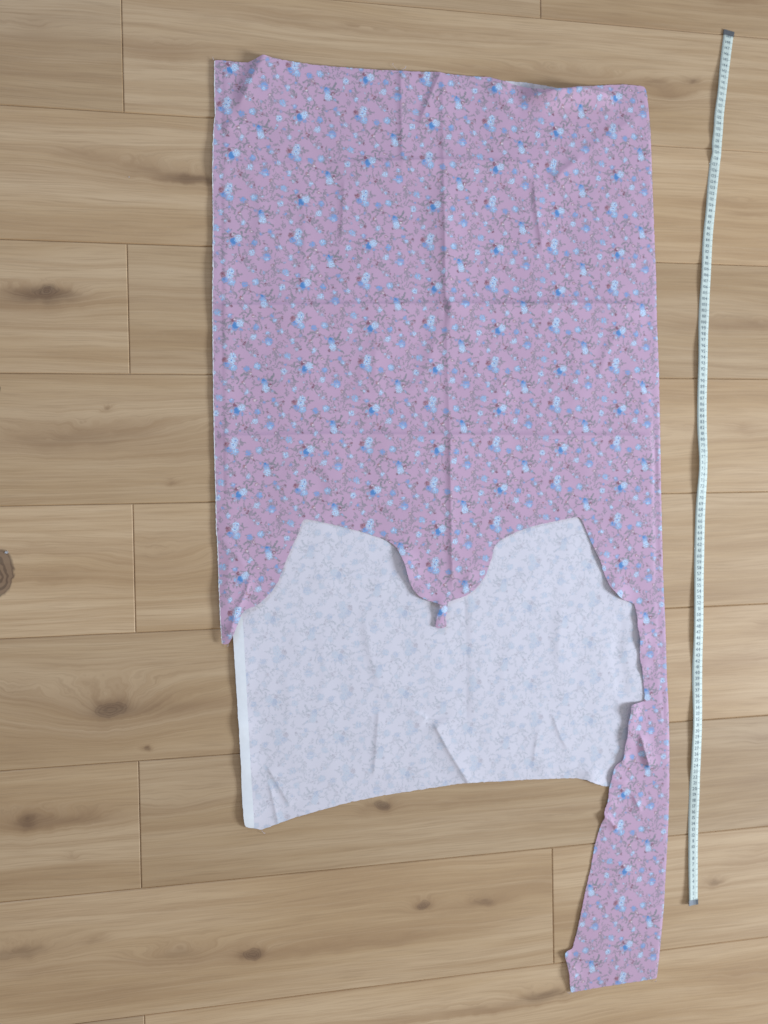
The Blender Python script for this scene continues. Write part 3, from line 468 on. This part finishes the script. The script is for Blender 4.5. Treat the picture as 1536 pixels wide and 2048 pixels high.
# ---------------------------------------------------------------- measuring tape
tape = empty('measuring_tape', (TAPE[0][0], TAPE[0][1], 0))
tag(tape, 'pale blue white measuring tape with grey metal ends beside the fabric', 'measuring tape')
A = np.array(TAPE); cum = np.concatenate([[0], np.cumsum(np.linalg.norm(np.diff(A, axis=0), axis=1))]); LT = cum[-1]
e0 = (A[0] - A[1]) / np.linalg.norm(A[0] - A[1]) * .04; e1 = (A[-1] - A[-3]) / np.linalg.norm(A[-1] - A[-3]) * .04
AX = np.vstack([A[0] + e0, A, A[-1] + e1]); cumx = np.concatenate([[-.04], cum, [LT + .04]])
def smooth_path(s):
    w = .018; acc = 0
    for o_ in (-1, -.5, 0, .5, 1):
        ss = s + o_ * w; acc = acc + np.stack([np.interp(ss, cumx, AX[:, 0]), np.interp(ss, cumx, AX[:, 1])], -1)
    return acc / 5
TLIFT = [(.11, .05, .004), (.17, .02, .003), (.21, .012, .004), (.30, .04, .002), (.42, .05, .0025), (.56, .05, .0035), (.72, .05, .005), (.77, .04, .0035), (1.0, .06, .004), (1.18, .04, .0035), (1.24, .03, .002), (1.40, .04, .002), (1.50, .05, .006)]
def tape_frame(s):
    s = np.atleast_1d(np.asarray(s, float)); p = smooth_path(s); q = smooth_path(s + .004) - smooth_path(s - .004)
    t = q / np.linalg.norm(q, axis=1)[:, None]; side = np.stack([-t[:, 1], t[:, 0]], 1)   # towards image right
    z = np.full(len(s), .0010); roll = .0004 * np.sin(s * 23) + .0003 * np.sin(s * 61 + 1)
    for c, r, a in TLIFT: e = np.exp(-((s - c) / r) ** 2); z = z + a * .35 * e; roll = roll + a * .5 * e
    return p, side, t, z, roll
TW = .0092
def tape_point(s, wv):
    p, side, t, z, roll = tape_frame(s); xy = p + side * (wv * np.sqrt(np.maximum(.2, 1 - (roll / TW) ** 2)))[:, None]
    zz = z + np.maximum(-.0008, -roll * wv / TW) + np.abs(roll) * .35
    return xy - np.array([TAPE[0]]), zz
def band(s0, s1, n, half, up, thick):
    ss = np.linspace(s0, s1, n); cols = np.linspace(-half, half, 5); top = []
    for c in cols:
        xy, z = tape_point(ss, c); top.append(np.column_stack([xy, z + up]))
    T = np.stack(top, 1); Bm = T.copy(); Bm[..., 2] -= thick
    vv = np.concatenate([T.reshape(-1, 3), Bm.reshape(-1, 3)]); o_ = n * 5; ff = []
    for i in range(n - 1):
        for j in range(4):
            a = i * 5 + j; ff.append((a, a + 5, a + 6, a + 1)); ff.append((o_ + a, o_ + a + 1, o_ + a + 6, o_ + a + 5))
        a = i * 5; ff.append((a, o_ + a, o_ + a + 5, a + 5)); a += 4; ff.append((a, a + 5, o_ + a + 5, o_ + a))
    for i in (0, n - 1):
        for j in range(4): a = i * 5 + j; ff.append((a, a + 1, o_ + a + 1, o_ + a))
    return vv, ff
M_tape = plain('tape_vinyl', (.66, .715, .625), .5, var=.05, scale=90)
M_metal = plain('tape_metal', (.13, .135, .14), .5, .25, var=.3, scale=400, spec=.5)
M_ink = plain('tape_ink', (.14, .18, .21), .6, var=.2)
M_tick = plain('tape_tick_ink', (.36, .42, .40), .6)
obj('ribbon', mesh('ribbon', *band(.006, LT - .004, 420, TW, 0, .0007)), M_tape, tape)
for a, bq in ((0, .0085), (LT - .0085, LT + .0)):
    vv, ff = band(a, bq, 6, TW + .0007, .0006, .0018); obj('metal_end', mesh('metal_end', vv, ff, False), M_metal, tape)
glyph = {}
for ch in '0123456789':
    cu = bpy.data.curves.new('digit', 'FONT'); cu.body = ch; cu.size = 1; cu.resolution_u = 2; cu.align_x = 'LEFT'
    to = bpy.data.objects.new('digit', cu); C.objects.link(to); bpy.context.view_layer.update()
    me = to.to_mesh(); V = np.array([q.co[:2] for q in me.vertices]); F = [tuple(q.vertices) for q in me.polygons]
    glyph[ch] = (V, F, V[:, 0].min(), V[:, 0].max(), V[:, 1].max()); to.to_mesh_clear(); bpy.data.objects.remove(to); bpy.data.curves.remove(cu)
vv, ff = [], []; tv, tf = [], []
for n in range(1, 150):
    s_c = LT - n * LT / 150.0
    txt = str(n); size = .0082 if len(txt) < 3 else .0072
    W_ = sum(glyph[c][3] - glyph[c][2] for c in txt) + .12 * (len(txt) - 1); x = -W_ / 2
    for c in txt:
        V, F, a0, a1, hh = glyph[c]; o_ = len(vv)
        gx = (V[:, 0] - a0 + x) * size; gy = (V[:, 1] - hh / 2) * size
        xy, z = tape_point(np.clip(s_c - gy, 0, LT), gx + .0003)
        vv += [tuple(q) for q in np.column_stack([xy, z + .00022])]; ff += [tuple(i + o_ for i in q) for q in F]; x += a1 - a0 + .12
    for (wa, wb) in ((-TW + .0002, -TW + .0034), (TW - .0034, TW - .0002)):
        S4 = np.array([s_c - .00035, s_c + .00035, s_c + .00035, s_c - .00035]); W4 = np.array([wa, wa, wb, wb]); xy, z = tape_point(np.clip(S4, 0, LT), W4)
        o_ = len(tv); tv += [tuple(q) for q in np.column_stack([xy, z + .0002])]; tf.append((o_, o_ + 1, o_ + 2, o_ + 3))
obj('printed_numbers', mesh('printed_numbers', vv, ff, False), M_ink, tape)
obj('tick_marks', mesh('tick_marks', tv, tf, False), M_tick, tape)

# ---------------------------------------------------------------- small things
M_lint = plain('white_lint', (.62, .62, .62), .9, var=.1)
def lint(loc, size, n, label):
    vv, ff = [], []
    for i in range(n):
        a, e, l = random.uniform(0, 6.28), random.uniform(0, .7), random.uniform(.5, 1.0) * size
        b0 = Vector((random.gauss(0, size * .35), random.gauss(0, size * .2), .0004)); d = Vector((math.cos(a) * math.cos(e), math.sin(a) * math.cos(e), math.sin(e) * .5)) * l
        sd = Vector((-d.y, d.x, 0)).normalized() * size * .09; md = b0 + d * .5 + Vector((0, 0, size * .15)); o_ = len(vv)
        vv += [tuple(b0 - sd), tuple(b0 + sd), tuple(md + sd), tuple(md - sd), tuple(b0 + d + sd * .4), tuple(b0 + d - sd * .4)]; ff += [(o_, o_ + 1, o_ + 2, o_ + 3), (o_ + 3, o_ + 2, o_ + 4, o_ + 5)]
    o = obj('lint', mesh('lint', vv, ff, False), M_lint); o.location = (*loc, 0); tag(o, label, 'lint'); return o
lint(SPECK[0], .0013, 14, 'tiny white speck of lint on the plank left of the fabric')
lint(SPECK[1], .0026, 40, 'small tuft of white fluff on the dark knot at the left edge')
